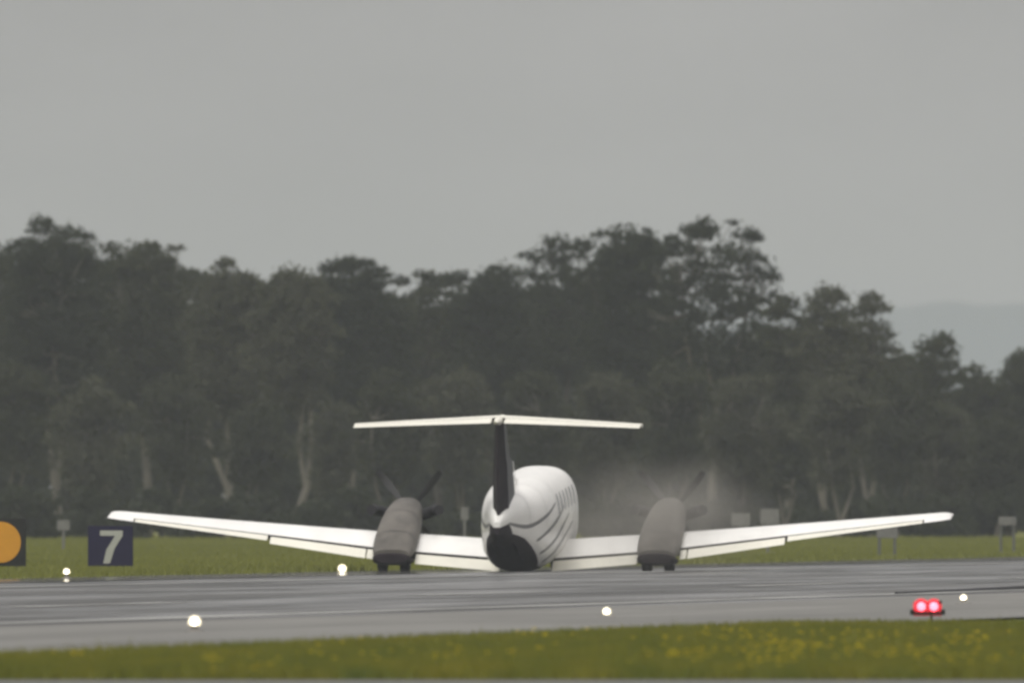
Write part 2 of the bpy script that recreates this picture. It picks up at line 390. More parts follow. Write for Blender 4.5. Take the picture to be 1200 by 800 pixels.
for y_ in (2.2, -2.2, -3.6, -5.1):
    r_a, r_b = [superring(y_ + e, *(lambda q: (q[0] + .003, q[1] - .003, q[2] + .003))(catmull(FUS, y_ + e)), 72, NEXP) for e in (.009, -.009)]
    sm_ = MB(); sm_.ring_loft([[p for p in r_a][0:37], [p for p in r_b][0:37]], False, False, closed=False); sm_.obj('panel_seam', M['seam'], fus)
be = MB(); be.lathe((0, -2.4, .15), (0, 0, -1), [(-.03, .07), (.03, .065), (.06, .04), (.075, .005)], 14)
be.obj('beacon', mat('beacon_red_glass', (.35, .02, .015), .2, .5), fus)

# wings
def naca(xc, t, m=.022, p=.22):
    yt = 5 * t * (.2969 * math.sqrt(max(xc, 0)) - .126 * xc - .3516 * xc ** 2 + .2843 * xc ** 3 - .1036 * xc ** 4)
    yc = m / p ** 2 * (2 * p * xc - xc * xc) if xc < p else m / (1 - p) ** 2 * ((1 - 2 * p) + 2 * p * xc - xc * xc)
    return yc + yt, yc - yt
WS = [(.45, 2.32, 1.15, .305, 6.4, .18), (2.62, 2.12, 1.05, .47, 6.6, .175), (8.22, .92, .46, 1.08, 3.5, .13)]   # x, chord, LE y, z at 30 %, incidence, t/c
def wsec(x):
    i = 0 if x < WS[1][0] else 1; a, b = WS[i], WS[i + 1]; u = (x - a[0]) / (b[0] - a[0])
    return [a[k] + (b[k] - a[k]) * u for k in range(1, 6)]
def wpt(x, xc, zt, sgn, shrink=1.0):
    c, le, z0, inc, t = wsec(x); s_, co = math.sin(R(inc)), math.cos(R(inc))
    return Vector((sgn * x, le - xc * c * co - zt * c * s_, z0 + (.3 - xc) * c * s_ + zt * c * co * shrink))
def wing_ring(x, cut, sgn, shrink=1.0, tt=None):
    t = wsec(x)[4]; n = 16; r = []
    for k in range(n + 1):
        xc = cut * (1 - math.cos(math.pi / 2 * (1 - k / n))); r.append(wpt(x, xc, naca(xc, t)[0], sgn, shrink))
    for k in range(1, n + 1):
        xc = cut * (1 - math.cos(math.pi / 2 * k / n)); r.append(wpt(x, xc, naca(xc, t)[1], sgn, shrink))
    return r
def surface_ring(x, x0, sgn, defl, drop):
    """flap or aileron section from chord fraction x0 to the trailing edge, turned down about its nose"""
    t = wsec(x)[4]; c = wsec(x)[0]; n = 8; up, lo = [], []
    for k in range(n + 1):
        xc = x0 + (1 - x0) * k / n; e = min(1, k / 1.2 + .35)
        a, b = naca(xc, t); mid = (a + b) / 2
        up.append(wpt(x, xc, mid + (a - mid) * e, sgn)); lo.append(wpt(x, xc, mid + (b - mid) * e, sgn))
    pv = wpt(x, x0, sum(naca(x0, t)) / 2, sgn); rot = Matrix.Rotation(R(defl), 3, 'X')
    return [pv + rot @ (p - pv) + Vector((0, -.012 * c, -drop * c)) for p in up + lo[::-1][1:]]
for sg in (-1, 1):
    w = MB()
    w.ring_loft([wing_ring(x, .80, sg) for x in np.linspace(.45, 5.08, 16)])
    w.ring_loft([wing_ring(x, .80, sg) for x in np.linspace(5.081, 7.78, 10)])
    w.ring_loft([wing_ring(x, 1.0, sg) for x in (7.781, 7.95, 8.10)] + [wing_ring(8.22, .985, sg, .8), wing_ring(8.28, .965, sg, .5), wing_ring(8.30, .95, sg, .12)])
    wo = w.obj('wing', [M['white'], M['cove']], plane)
    for pl in wo.data.polygons:                 # the open back of the wing box ahead of the flaps is unpainted and dark
        if pl.normal.y < -.75: pl.material_index = 1
    for a, b, name, x0, de, dr in ((.52, 2.18, 'flap', .808, 7, .007), (3.02, 3.14, 'flap', .808, 8, .007), (3.17, 5.06, 'flap', .808, 9, .007), (5.12, 7.75, 'aileron', .808, 0.5, .0)):
        fl = MB(); fl.ring_loft([surface_ring(x, x0, sg, de, dr) for x in np.linspace(a, b, 8)])
        fl.obj(name, M['cream'], wo)
    tip = wpt(8.24, .3, .0, sg)
    li = MB(); li.lathe(tip + Vector((sg * .03, .05, 0)), (0, -1, 0), [(0, .005), (.05, .03), (.14, .035), (.2, .01)], 10)
    li.obj('navigation_lamp', M['glass'], wo)
    # engine nacelle
    NX = 2.60 * sg
    NK = [(2.42, .23, .82, 1.25), (2.2, .28, .72, 1.31), (1.7, .325, .58, 1.35), (.9, .37, .42, 1.29), (.1, .41, .30, 1.11), (-.6, .42, .26, .88), (-1.15, .40, .26, .66), (-1.5, .35, .30, .50)]
    nr_ = [[(NX + p[0], p[1], p[2]) for p in superring(y, *catmull(NK, y), 40, 2.5)] for y in np.linspace(2.42, -1.5, 40)]
    nb = MB(); nb.ring_loft(nr_); no_ = nb.obj('engine_nacelle', M['nacelle'], plane)
    # dark wheel well / gear doors at the foot of the nacelle
    wd = MB()
    wd.ring_loft([[(NX + p[0], p[1], p[2]) for p in superring(y, w_, a, b, 28, 2.6)] for y, w_, a, b in ((-.5, .36, .16, .30), (-1.1, .405, .17, .36), (-1.48, .375, .20, .44), (-1.58, .30, .24, .40))])
    wd.obj('gear_door', M['navy'], no_)
    for dx in (-.22, .22):
        ty = MB(); ty.lathe((NX + dx - .095, -.95, .285), (1, 0, 0), [(0, .13), (.0, .22), (.02, .262), (.06, .285), (.13, .285), (.17, .262), (.19, .22), (.19, .13)], 28)
        tyo = ty.obj('tyre', M['rubber'], no_)
        hb = MB(); hb.lathe((NX + dx - .098, -.95, .285), (1, 0, 0), [(0, .02), (.0, .125), (.196, .125), (.196, .02)], 16)
        hb.obj('wheel_hub', M['metal'], no_)
    for s2 in (-1, 1):
        ex = MB(); ex.tube([(NX + s2 * .26, 2.05, .98), (NX + s2 * .42, 2.06, 1.03), (NX + s2 * .55, 1.97, 1.08), (NX + s2 * .64, 1.74, 1.11), (NX + s2 * .67, 1.52, 1.12)], [.11, .11, .11, .105, .10], 14)
        ex.obj('exhaust_pipe', M['soot'], no_)
    for y_ in (1.35, .35, -.75):
        q_ = [catmull(NK, y_ + e) for e in (.010, -.010)]
        cs = MB(); cs.ring_loft([[(NX + p[0], p[1], p[2]) for p in superring(y_ + e, q[0] + .004, q[1] - .004, q[2] + .004, 40, 2.5)] for e, q in zip((.010, -.010), q_)], False, False); cs.obj('cowl_seam', M['soot'], no_)
    ik = MB(); ik.ring_loft([[(NX + p[0], p[1], p[2]) for p in superring(y, w_, a, b, 24, 2.3)] for y, w_, a, b in ((2.55, .17, .60, .80), (2.3, .21, .56, .84), (1.7, .24, .52, .84))])
    ik.obj('air_intake', M['nacelle'], no_)
    # propeller at rest, tips curled by the landing
    prop = empty('propeller'); prop.parent = plane
    HZ = 1.03
    sp = MB(); sp.lathe((NX, 2.42, HZ), (0, 1, 0), [(0, .19), (.08, .19), (.2, .17), (.32, .12), (.41, .06), (.45, .008)], 20); sp.obj('spinner', M['metal'], prop)
    for k in range(4):
        a0 = R(38 if k in (0, 2) else -38) + (math.pi if k > 1 else 0)
        rr = []
        for r_, ch, tw, bend in ((.15, .10, 62, 0), (.3, .15, 52, 0), (.5, .20, 42, 0), (.7, .215, 34, -.01), (.88, .20, 29, -.05), (1.0, .18, 26, -.12), (1.08, .15, 24, -.20), (1.12, .08, 22, -.26)):
            ch *= .75; r_ *= .92; cx, cyv, th = ch * math.cos(R(tw)), ch * math.sin(R(tw)), .012 + .02 * max(0, .6 - r_)
            ring = []
            for u, vv in ((-.5, 0), (-.2, 1), (.2, 1), (.5, 0), (.2, -1), (-.2, -1)):
                tx = u * cx; yy = u * cyv + vv * th
                ring.append((NX + r_ * math.sin(a0) + tx * math.cos(a0), 2.56 + yy + bend, HZ + r_ * math.cos(a0) - tx * math.sin(a0)))
            rr.append(ring)
        bl = MB(); bl.ring_loft(rr); bl.obj('blade', M['blade'], prop)

# fin and rudder: (z, y leading edge, y hinge, y trailing edge, half thickness)
def sym_ring(z, y0, y1, ht, lead=True, n=9):
    pts = []
    for k in range(n + 1):
        u = k / n; h = ht * (math.sqrt(max(0, 1 - (1 - min(1, u / .45)) ** 2)) if lead else (1 - .85 * u))
        pts.append((u, h))
    return [(h, y0 + (y1 - y0) * u, z) for u, h in pts] + [(-h, y0 + (y1 - y0) * u, z) for u, h in pts[::-1]]
FIN = [(1.40, -4.1, -6.55, -7.15, .15), (1.9, -4.55, -6.62, -7.22, .15), (2.42, -5.0, -6.70, -7.29, .135), (2.56, -5.62, -6.74, -7.31, .12), (3.26, -6.02, -6.90, -7.40, .085)]
fb = MB(); fb.ring_loft([sym_ring(z, a, b, t) for z, a, b, c, t in FIN]); fin = fb.obj('tail_fin', M['navy_side'], plane)
rb = MB(); rb.ring_loft([sym_ring(z, b - .012, c, t * .93, False) for z, a, b, c, t in FIN]); rb.obj('rudder', M['navy'], fin)
db = MB(); db.ring_loft([[(-w_, y, 1.75), (w_, y, 1.75), (w_ * .6, y, z), (-w_ * .6, y, z)] for y, z, w_ in ((-2.9, 1.97, .03), (-3.7, 2.02, .06), (-4.4, 2.12, .09), (-4.9, 2.3, .07))]); db.obj('dorsal_fin', M['white'], fin)
for s2 in (-1, 1):
    mesh_obj('trim_stripe', [(s2 * x, y, z) for x, y, z in ((.154, -5.02, 2.05), (.156, -5.24, 2.05), (.142, -5.55, 2.44), (.140, -5.34, 2.44))], [(0, 1, 2, 3)], M['white'], fin)
# tailplane
def tail_sec(x):
    u = abs(x) / 2.80; return -6.05 - .72 * u, 1.32 - .52 * u, 3.315 - .10 * u ** 1.15, .105 - .02 * u       # LE y, chord, z, t/c
tp = MB(); xs_t = list(np.linspace(-2.8, 2.8, 29)); rr = []
for x in xs_t:
    le, ch, z, t = tail_sec(x); r = []
    for k in range(11):
        xc = .66 * (1 - math.cos(math.pi / 2 * (1 - k / 10))); r.append((x, le - xc * ch, z + naca(xc, t, 0, .3)[0] * ch))
    for k in range(1, 11):
        xc = .66 * (1 - math.cos(math.pi / 2 * k / 10)); r.append((x, le - xc * ch, z + naca(xc, t, 0, .3)[1] * ch))
    rr.append(r)
tp.ring_loft(rr); tpo = tp.obj('tailplane', [M['cream'], M['cove']], plane)
for pl in tpo.data.polygons:
    if pl.normal.y < -.9: pl.material_index = 1
for s2 in (-1, 1):
    el = MB(); rr = []
    for x in np.linspace(.13, 2.79, 12):
        le, ch, z, t = tail_sec(x); r1, r2 = [], []
        for k in range(6):
            xc = .675 + .325 * k / 5; h = naca(xc, t, 0, .3)[0] * ch * .96; dz = -(xc - .675) * ch * math.tan(R(5))
            r1.append((s2 * x, le - xc * ch, z + h + dz)); r2.append((s2 * x, le - xc * ch, z - h + dz))
        rr.append(r1 + r2[::-1])
    el.ring_loft(rr); el.obj('elevator', M['cream'], tpo)
bu = MB(); bu.lathe((0, -5.75, 3.30), (0, -1, 0), [(0, .01), (.12, .06), (.4, .085), (1.0, .09), (1.5, .075), (1.7, .04), (1.76, .005)], 18)
bu.obj('bullet_fairing', M['cream'], tpo)

# ------------------------------------------------------------------ signs, lamps, boards
def glyph_seven(h, w, th):
    # slanted seven: bar across the top, stem curving down to the left
    s = .22 * h
    a = [(-w / 2, h), (w / 2, h), (w / 2, h - .16 * h)]
    b = [(.02 * w + .12 * w, h * .45), (-.06 * w, 0), (-.36 * w, 0), (-.22 * w, h * .42), (.16 * w, h * .84), (-w / 2, h * .84)]
    return a + b
def marker_sign(name, px, pyb, pyt, pxl, pxr, d, label, mats, kind):
    o = empty(name, (x_at((pxl + pxr) / 2, d), d, 0)); tag(o, label, 'sign')
    wd_ = x_at(pxr, d) - x_at(pxl, d); z0, z1 = z_at(pyb, d), z_at(pyt, d)
    b = MB(); b.box((0, 0, (z0 + z1) / 2), (wd_, .12, z1 - z0), 0, .015); bo = b.obj('sign_board', mats[0], o, False)
    for sx in (-.3, .3):
        p = MB(); p.tube([(sx * wd_, .03, 0), (sx * wd_, .03, z0 + .02)], .025, 10); p.obj('leg', M['post_grey'], o)
    ft = MB(); ft.box((0, .03, .02), (wd_ * 1.02, .3, .04), 0, .01); ft.obj('footing', M['concrete'], o, False)
    if kind == 'seven':
        h, w_ = (z1 - z0) * .82, wd_ * .50
        pr = glyph_seven(h, w_, 0); zb = z0 + (z1 - z0) * .07
        g = MB(); g.ring_loft([[(x + .02 * wd_, -.061, zb + z) for x, z in pr], [(x + .02 * wd_, -.066, zb + z) for x, z in pr]]); g.obj('numeral_seven', mats[1], o, False)
    else:
        g = MB(); g.lathe((-.03, -.06, (z0 + z1) / 2 ), (0, -1, 0), [(0, (z1 - z0) * .43), (.012, (z1 - z0) * .43), (.014, (z1 - z0) * .42)], 48); g.obj('orange_disc', mats[1], o, False)
    return o
marker_sign('distance_marker_sign', 0, 663, 616, 103, 156, 800, 'dark navy distance marker board with a white numeral 7 beside the runway', (M['sign_navy'], M['sign_white']), 'seven')
marker_sign('disc_marker_sign', 0, 663, 607, -26, 30.5, 790, 'black marker board with a large orange disc beside the runway', (M['sign_black'], M['sign_orange']), 'disc')

def edge_lamp(p, zc, r, label, group):
    o = empty('runway_edge_lamp', p); tag(o, label, 'lamp', group)
    b = MB(); b.lathe((0, 0, 0), (0, 0, 1), [(0, .11), (.012, .11), (.02, .05), (max(.03, zc - r * 1.1), .03), (zc - r * .95, r * .8), (zc - r * .75, r * .85)], 16); b.obj('lamp_base', M['lamp_body'], o)
    for nm, k, m_ in (('bulb', .62, M['lamp_glow']), ('glass_dome', 1.15, M['lamp_dome'])):
        q = r * k; g = MB(); g.lathe((0, 0, zc), (0, 0, 1), [(-q * .9, q * .45), (-q * .6, q * .8), (-q * .3, q * .955), (0, q), (q * .3, q * .955), (q * .6, q * .8), (q * .85, q * .5), (q, .004)], 20); g.obj(nm, m_, o)
    return o
lab = ('lit white runway edge lamp on the flowery verge side of the runway', 'near row of runway edge lamps')
for px, py, r in ((228, 728, .062), (711, 716, .048), (1129, 700, .045)):
    p = line_px(px, 43.0); p.z = .03; edge_lamp(p, z_at(py, p.y) - .03, r, *lab)
lab = ('lit white runway edge lamp on the tree side of the runway', 'far row of runway edge lamps')
for px, py, r in ((78, 669.5, .058), (401, 666, .078)):
    p = line_px(px, 71.2); p.z = .03; edge_lamp(p, z_at(py, p.y) - .03, r, *lab)

# twin red lamp unit on a stake
p = line_px(1087, 37.3); d = p.y; o = empty('red_lamp_unit', p); tag(o, 'twin red lit lamp unit on a short stake in the grass verge', 'lamp')
zl = z_at(710, d); zc_ = z_at(718, d)
b = MB(); b.tube([(.05, .02, 0), (.045, .02, zc_)], .014, 8); b.obj('stake', M['sign_black'], o)
b = MB(); b.box((0, .02, zc_), (.40, .05, .035), 0, .008); b.obj('crossbar', M['sign_black'], o, False)
b = MB(); b.box((0, .085, zl - .03), (.34, .03, .17), 0, .012); b.obj('red_glow_plate', M['glow_plate'], o, False)  # made-up plate, glows to widen the red glare behind the lamps
for x in (-.185, .185):
    b = MB(); b.box((x, .02, zc_ + .012), (.05, .08, .065), 0, .01); b.obj('bracket', M['sign_black'], o, False)
for x in (-.075, .075):
    b = MB(); b.lathe((x, .10, zl), (0, -1, 0), [(0, .03), (.02, .07), (.10, .078), (.10, .072), (.05, .05)], 18); b.obj('lamp_housing', M['sign_black'], o)
    b = MB(); b.lathe((x, .03, zl), (0, -1, 0), [(0, .054), (.02, .052), (.04, .036), (.05, .004)], 18); b.obj('red_lens', M['lamp_red'], o)
    b = MB(); b.lathe((x, .035, zl), (0, -1, 0), [(0, .06), (.01, .092), (.02, .088), (.024, .056)], 20); b.obj('red_halo_rim', M['halo_rim'], o)  # glowing ring added as the halo round the lens
b = MB(); b.box((.155, .03, zl + .05), (.035, .05, .035), 0, .006); b.obj('clamp', M['sign_black'], o, False)

# black cable lying on the pavement
pts = []
a, e = ground_px(1052, 698), ground_px(1290, 687.5); rng = random.Random(4)
for k in range(25):
    q = a.lerp(e, k / 24); q.x += rng.uniform(-.05, .05); q.z = .045; pts.append(q)
cb = MB(); cb.tube(pts, [.022 + .02 * (k / 24) for k in range(25)], 8)
tag(cb.obj('cable', M['cable']), 'thin black cable lying along the wet pavement beyond the red lamps', 'cable')

# pale boards beyond the runway
def pale_board(px0, px1, pyt, pym, pyb, d, label, group=None, plinth=True, one_leg=None):
    cx = x_at((px0 + px1) / 2, d); w_ = x_at(px1, d) - x_at(px0, d); z1, z0 = z_at(pyt, d), z_at(pym, d)
    o = empty('marker_board', (cx, d, 0)); tag(o, label, 'board', group)
    b = MB(); b.box((0, 0, (z0 + z1) / 2), (w_, .06, z1 - z0), 0, .012); b.obj('board', M['board_pale'], o, False)
    for sx in ((-.36, .36) if one_leg is None else (one_leg,)):
        q = MB(); q.tube([(sx * w_, .02, 0), (sx * w_, .02, z0 + .01)], .035, 8); q.obj('leg', M['post_grey'] if one_leg is None else M['board_pale'], o)
    if plinth:
        q = MB(); q.box((0, .02, .05), (w_ * .95, .4, .10), 0, .02); q.obj('plinth', M['concrete'], o, False)
    return o
pale_board(1027, 1052, 611, 630, 655, 958, 'pale board on two posts and a concrete plinth below the right wing tip')
pale_board(1170, 1191, 605, 615, 651, 1000, 'narrow pale board on tall posts and a plinth beyond the right wing tip')
pale_board(857, 879, 601, 616, 651, 1002, 'low pale board behind the right wing beside the engine smoke', one_leg=0)
pale_board(891, 913, 596, 614, 651, 1002, 'taller pale board behind the right wing', one_leg=-.1)
pale_board(540, 549, 594, 609, 648, 1043, 'small white marker plate on a post between left engine and tail', plinth=False, one_leg=0)
pale_board(67, 82, 609, 621, 648, 1050, 'small white marker plate on a post between the disc board and the numeral board', plinth=False, one_leg=0)

# ------------------------------------------------------------------ trees
def leaves(centres, radii, per, size, rs, droop=.35, core=None):
    """leaf quads on dome shaped clumps; with core given the domes face away from it"""
    P = []
    for c, r, n in zip(centres, radii, per):
        c = np.asarray(c, float)
        q = rs.normal(size=(n, 3)); q /= np.linalg.norm(q, axis=1)[:, None]
        if core is None:
            q *= (rs.uniform(.25, 1, n) ** .55)[:, None]; q[:, 2] = np.where(q[:, 2] < 0, q[:, 2] * .6, q[:, 2])
        else:
            o = c - core; o = o / (np.linalg.norm(o) + 1e-6); ax = o * .75 + np.array([0, 0, .9]) + rs.normal(0, .3, 3); ax /= np.linalg.norm(ax)
            dt = q @ ax; low = dt < 0
            q[low] -= np.outer(dt[low] * .8, ax)
            q *= (rs.uniform(.2, 1, n) ** .42)[:, None] * (1 + .22 * np.sin(q[:, 0] * 5 + c[0] * 9) * np.sin(q[:, 1] * 4 + q[:, 2] * 5 + c[2] * 7))[:, None]
        P.append(c + q * np.asarray(r) + rs.normal(0, .05, (n, 3)))
    P = np.concatenate(P); n = len(P)
    a = rs.normal(size=(n, 3)); a[:, 2] -= droop; a /= np.linalg.norm(a, axis=1)[:, None]
    b = np.cross(a, rs.normal(size=(n, 3))); b /= np.linalg.norm(b, axis=1)[:, None]
    L = (size * rs.uniform(.6, 1.3, n))[:, None]; W = L * .42
    return np.stack([P - a * L * .5, P + b * W * .5, P + a * L * .5, P - b * W * .5], 1).reshape(-1, 3)
def make_tree(name, px, pytop, hw_px, d, seed, label, leafm, barkm, group=None, nclump=70, per=400, lean=0.0, crown_base=.32, gap=.0, fork=2, size=.19, cr=(.42, 1.0), sprays=26):
    rs = np.random.RandomState(seed); rng = random.Random(seed)
    X = x_at(px, d); H = z_at(pytop, d); W = hw_px / F * d
    o = empty(name, (X, d, 0)); tag(o, label, 'tree', group)
    cb_ = H * crown_base; cz = (H + cb_) / 2; hz = (H - cb_) / 2
    cents, rads = [], []
    tries = 0
    while len(cents) < nclump and tries < 4000:
        tries += 1
        q = rs.normal(size=3); q /= (np.abs(q) ** 2.6).sum() ** (1 / 2.6); q *= rs.uniform(.3, 1) ** .4
        r = rs.uniform(*cr); r3 = np.array([r * 1.1, r * 1.1, r * .92])
        c = np.array([q[0] * max(.2, W - r), q[1] * max(.2, W - r) * .9, cz + q[2] * (hz - r * .7)])
        if gap and any(np.linalg.norm((c - k) / np.array([1, 2.0, .8])) < gap for k in cents): continue
        cents.append(c); rads.append(r3)
    t = np.array([0, 0, H - .38]); cents.append(t + np.array([rs.uniform(-.3, .3) * W, 0, 0])); rads.append(np.array([.55, .55, .38]))
    for k in range(sprays):                              # ragged sprays of leaves on the outline
        q = rs.normal(size=3); q[2] = abs(q[2]) * .9 - .15; q /= (np.abs(q) ** 2.4).sum() ** (1 / 2.4); r = rs.uniform(.14, .34)
        cents.append(np.array([q[0] * W, q[1] * W * .7, cz + q[2] * (hz - .1)]) * np.array([1, 1, 1.0]) + rs.normal(0, .12, 3)); rads.append(np.array([r * 1.3, r, r * .7]))
    # trunk and limbs
    tb = MB(); rt = .012 * H + .035; zf = cb_ * rng.uniform(.35, .7)
    lx = lean * zf
    base = Vector((0, 0, -.1)); fk = Vector((lx, 0, zf))
    tb.tube([base, base.lerp(fk, .4) + Vector((rng.uniform(-.15, .15), 0, 0)), fk], [rt * 1.25, rt, rt * .9], 9)
    mains = []
    for k in range(fork):
        s = (k - (fork - 1) / 2) / max(1, (fork - 1) / 2) if fork > 1 else rng.uniform(-.3, .3)
        end = Vector((lx + s * W * .45 + rng.uniform(-.2, .2), rng.uniform(-.5, .5) * W, H * rng.uniform(.66, .8)))
        m1 = fk.lerp(end, .35) + Vector((s * .25 + rng.uniform(-.25, .25), rng.uniform(-.2, .2), -.1)); m2 = fk.lerp(end, .7) + Vector((rng.uniform(-.3, .3), 0, .15))
        pl = [fk - Vector((0, 0, .1)), m1, m2, end]; tb.tube(pl, [rt * .75, rt * .58, rt * .42, rt * .22], 7); mains.append(pl)
    for c in cents:
        c = Vector(c); best = min(((pl[i].lerp(pl[i + 1], u)) for pl in mains for i in range(3) for u in (.1, .5, .9) if pl[i].z < c.z + .3), key=lambda q: (q - c).length, default=fk)
        mid = best.lerp(c, .5) + Vector((rng.uniform(-.2, .2), rng.uniform(-.2, .2), -.12 * (c - best).length))
        tb.tube([best, mid, c], [rt * .28, rt * .17, rt * .06], 5, False)
    tb.obj('trunk', barkm, o)
    V_ = leaves(cents, rads, [int(per * (r[0] / .8) ** 2) + 14 for r in rads], size, rs, core=np.array([0, 0, cz - hz * .4]))
    np_mesh('crown', V_, 4, leafm, o)
    return o
A_, B_, C_ = M['leaf_a'], M['leaf_b'], M['leaf_c']; BK, BD = M['bark'], M['bark_dark']
TREES = [
 # px, top, half width, d, seed, label, leaf, bark, extra
 (-45, 262, 70, 1400, 11, 'open crowned gum tree at the end of the row beyond the disc board', A_, BK, dict(gap=.9)),
 (66, 257, 66, 1395, 1, 'tall dome crowned gum tree above the orange disc board', B_, BK, dict()),
 (172, 281, 62, 1405, 2, 'broad gum tree between the tall dome crowned tree and the forked pale trunks', A_, BK, dict()),
 (268, 313, 56, 1380, 3, 'flat topped gum tree with twin pale trunks above the left wing', C_, BK, dict(crown_base=.42, fork=3)),
 (345, 316, 46, 1372, 4, 'gum tree with a leaning pale forked trunk above the left wing', C_, BK, dict(crown_base=.44, lean=.25)),
 (412, 303, 74, 1410, 5, 'round crowned gum tree with small sky gaps beside the left tailplane tip', B_, BK, dict(gap=.6)),
 (512, 318, 42, 1420, 6, 'thin crowned gum tree in the dip of the tree line above the tailplane', A_, BD, dict(gap=.8)),
 (580, 311, 66, 1415, 7, 'wide dark gum tree directly behind the T-tail', B_, BD, dict()),
 (652, 276, 46, 1425, 8, 'gum tree with a bare twiggy top behind the fuselage', B_, BD, dict(gap=.8)),
 (728, 262, 72, 1400, 9, 'big dense gum tree adjoining the tallest open crowned tree', B_, BD, dict()),
 (835, 256, 80, 1390, 10, 'tallest spreading gum tree with sky showing between its leaf clumps', B_, BK, dict(gap=.98, nclump=60, crown_base=.40, fork=3, per=420, cr=(.42, .85), sprays=34)),
 (924, 343, 30, 1385, 12, 'narrow round topped gum tree beside the tallest tree', A_, BK, dict(nclump=26, cr=(.4, .7))),
 (969, 336, 31, 1380, 13, 'narrow gum tree with forked pale trunk above the right wing', C_, BK, dict(nclump=28, cr=(.4, .7), lean=-.1)),
 (1018, 345, 38, 1388, 14, 'gum tree with a ragged side branch above the right wing tip', C_, BK, dict(nclump=28, gap=.6, cr=(.4, .75))),
 (1093, 388, 38, 1420, 15, 'small wispy gum tree against the blue hill', A_, BD, dict(nclump=26, gap=.6, cr=(.4, .7))),
 (1150, 436, 36, 1430, 16, 'low bushy tree between the wispy tree and the end of the row', A_, BD, dict(nclump=26, crown_base=.2)),
 (1205, 412, 34, 1440, 17, 'rounded low tree at the end of the row by the blue hill', A_, BD, dict(nclump=28, crown_base=.2)),
 (1270, 400, 50, 1430, 18, 'bushy tree at the very end of the row past the rounded low tree', A_, BD, dict(nclump=30, crown_base=.2)),
]
for px, top, hw, d, sd2, lb, lf, bk, kw in TREES:
    make_tree('gum_tree', px, top, hw, d, sd2, lb, lf, bk, 'front row of gum trees', **kw)
NICK = [(-45, 'open crowned tree'), (66, 'tall dome crowned tree'), (172, 'broad tree'), (268, 'flat topped tree'), (345, 'leaning forked tree'), (412, 'round crowned tree'), (512, 'thin crowned tree'), (580, 'wide dark tree'), (652, 'twiggy topped tree'), (728, 'big dense tree'), (835, 'tallest tree'), (924, 'narrow round topped tree'), (969, 'narrow forked tree'), (1018, 'ragged branched tree'), (1093, 'wispy tree'), (1150, 'low bushy tree'), (1205, 'rounded low tree'), (1270, 'last bushy tree')]
def nick(px): return min(NICK, key=lambda q: abs(q[0] - px))[1]
# rear row: fills the gaps between the crowns
rr_ = random.Random(77)
for k, (px, top) in enumerate([(-60, 300), (15, 292), (118, 300), (220, 318), (310, 338), (375, 330), (460, 345), (540, 345), (620, 330), (690, 310), (770, 345), (850, 400), (900, 385), (950, 390), (1005, 395), (1060, 420), (1120, 455), (1180, 455), (1240, 440)]):
    make_tree('rear_gum_tree', px, top, 66, 1530 + rr_.uniform(-35, 35), 200 + k, 'dark rear row gum tree, mostly hidden behind the ' + nick(px), B_ if k % 3 else A_, BD, 'rear row of gum trees', nclump=44, per=150, crown_base=.02, size=.42, cr=(.75, 1.2), sprays=10)
# mid storey saplings with grey-green foliage
for k, (px, top, hw) in enumerate([(20, 430, 48), (110, 450, 45), (205, 440, 45), (395, 470, 40), (455, 440, 45), (540, 430, 50), (625, 440, 50), (710, 440, 50), (790, 430, 50), (870, 440, 48), (920, 470, 40), (985, 440, 50), (1050, 430, 50), (1110, 470, 45), (1170, 490, 45), (1235, 480, 45), (300, 470, 35)]):
    make_tree('young_gum_tree', px, top, hw, 1350 + rr_.uniform(-14, 14), 400 + k, 'young grey-green gum tree standing in front of the ' + nick(px), C_ if k % 2 else A_, BK, 'young trees under the row', nclump=26, per=330, crown_base=.25, cr=(.4, .85), fork=2, sprays=16)

def make_shrub(px, top, hw, d, seed, name='shrub', lb='low dark leafy shrub at the foot of the tree line', gr='shrubs at the foot of the trees', n=12):
    rs = np.random.RandomState(seed); X = x_at(px, d); H = z_at(top, d); W = hw / F * d
    o = empty(name, (X, d, 0)); tag(o, lb, 'shrub', gr)
    c = [np.array([rs.uniform(-W, W) * .8, rs.uniform(-.8, .8), rs.uniform(.2, max(.3, H - .35))]) for _ in range(n)]; r = [np.array([1, 1, .8]) * rs.uniform(.35, .6) for _ in range(n)]
    np_mesh('foliage', leaves(c, r, [120] * n, .26, rs), 4, M['leaf_s'], o)
    tb = MB()
    for k in c[:5]: tb.tube([(0, 0, -.05), (k[0] * .4, k[1] * .4, k[2] * .5), tuple(k)], [.05, .035, .012], 5)
    tb.obj('stem', BD, o)
for k in range(34):
    px = -40 + k * 38.5 + rr_.uniform(-9, 9)
    make_shrub(px, rr_.uniform(566, 596), rr_.uniform(24, 34), (1300 if px < 700 else 1345) + rr_.uniform(-12, 25), 700 + k)

for k in range(30):
    px = -50 + k * 44 + rr_.uniform(-10, 10)
    make_shrub(px, rr_.uniform(505, 545), rr_.uniform(32, 44), 1455 + rr_.uniform(-15, 15), 900 + k, 'tall_shrub', 'tall dark leafy shrub between the front and rear trees', 'tall shrubs among the trees', 26)

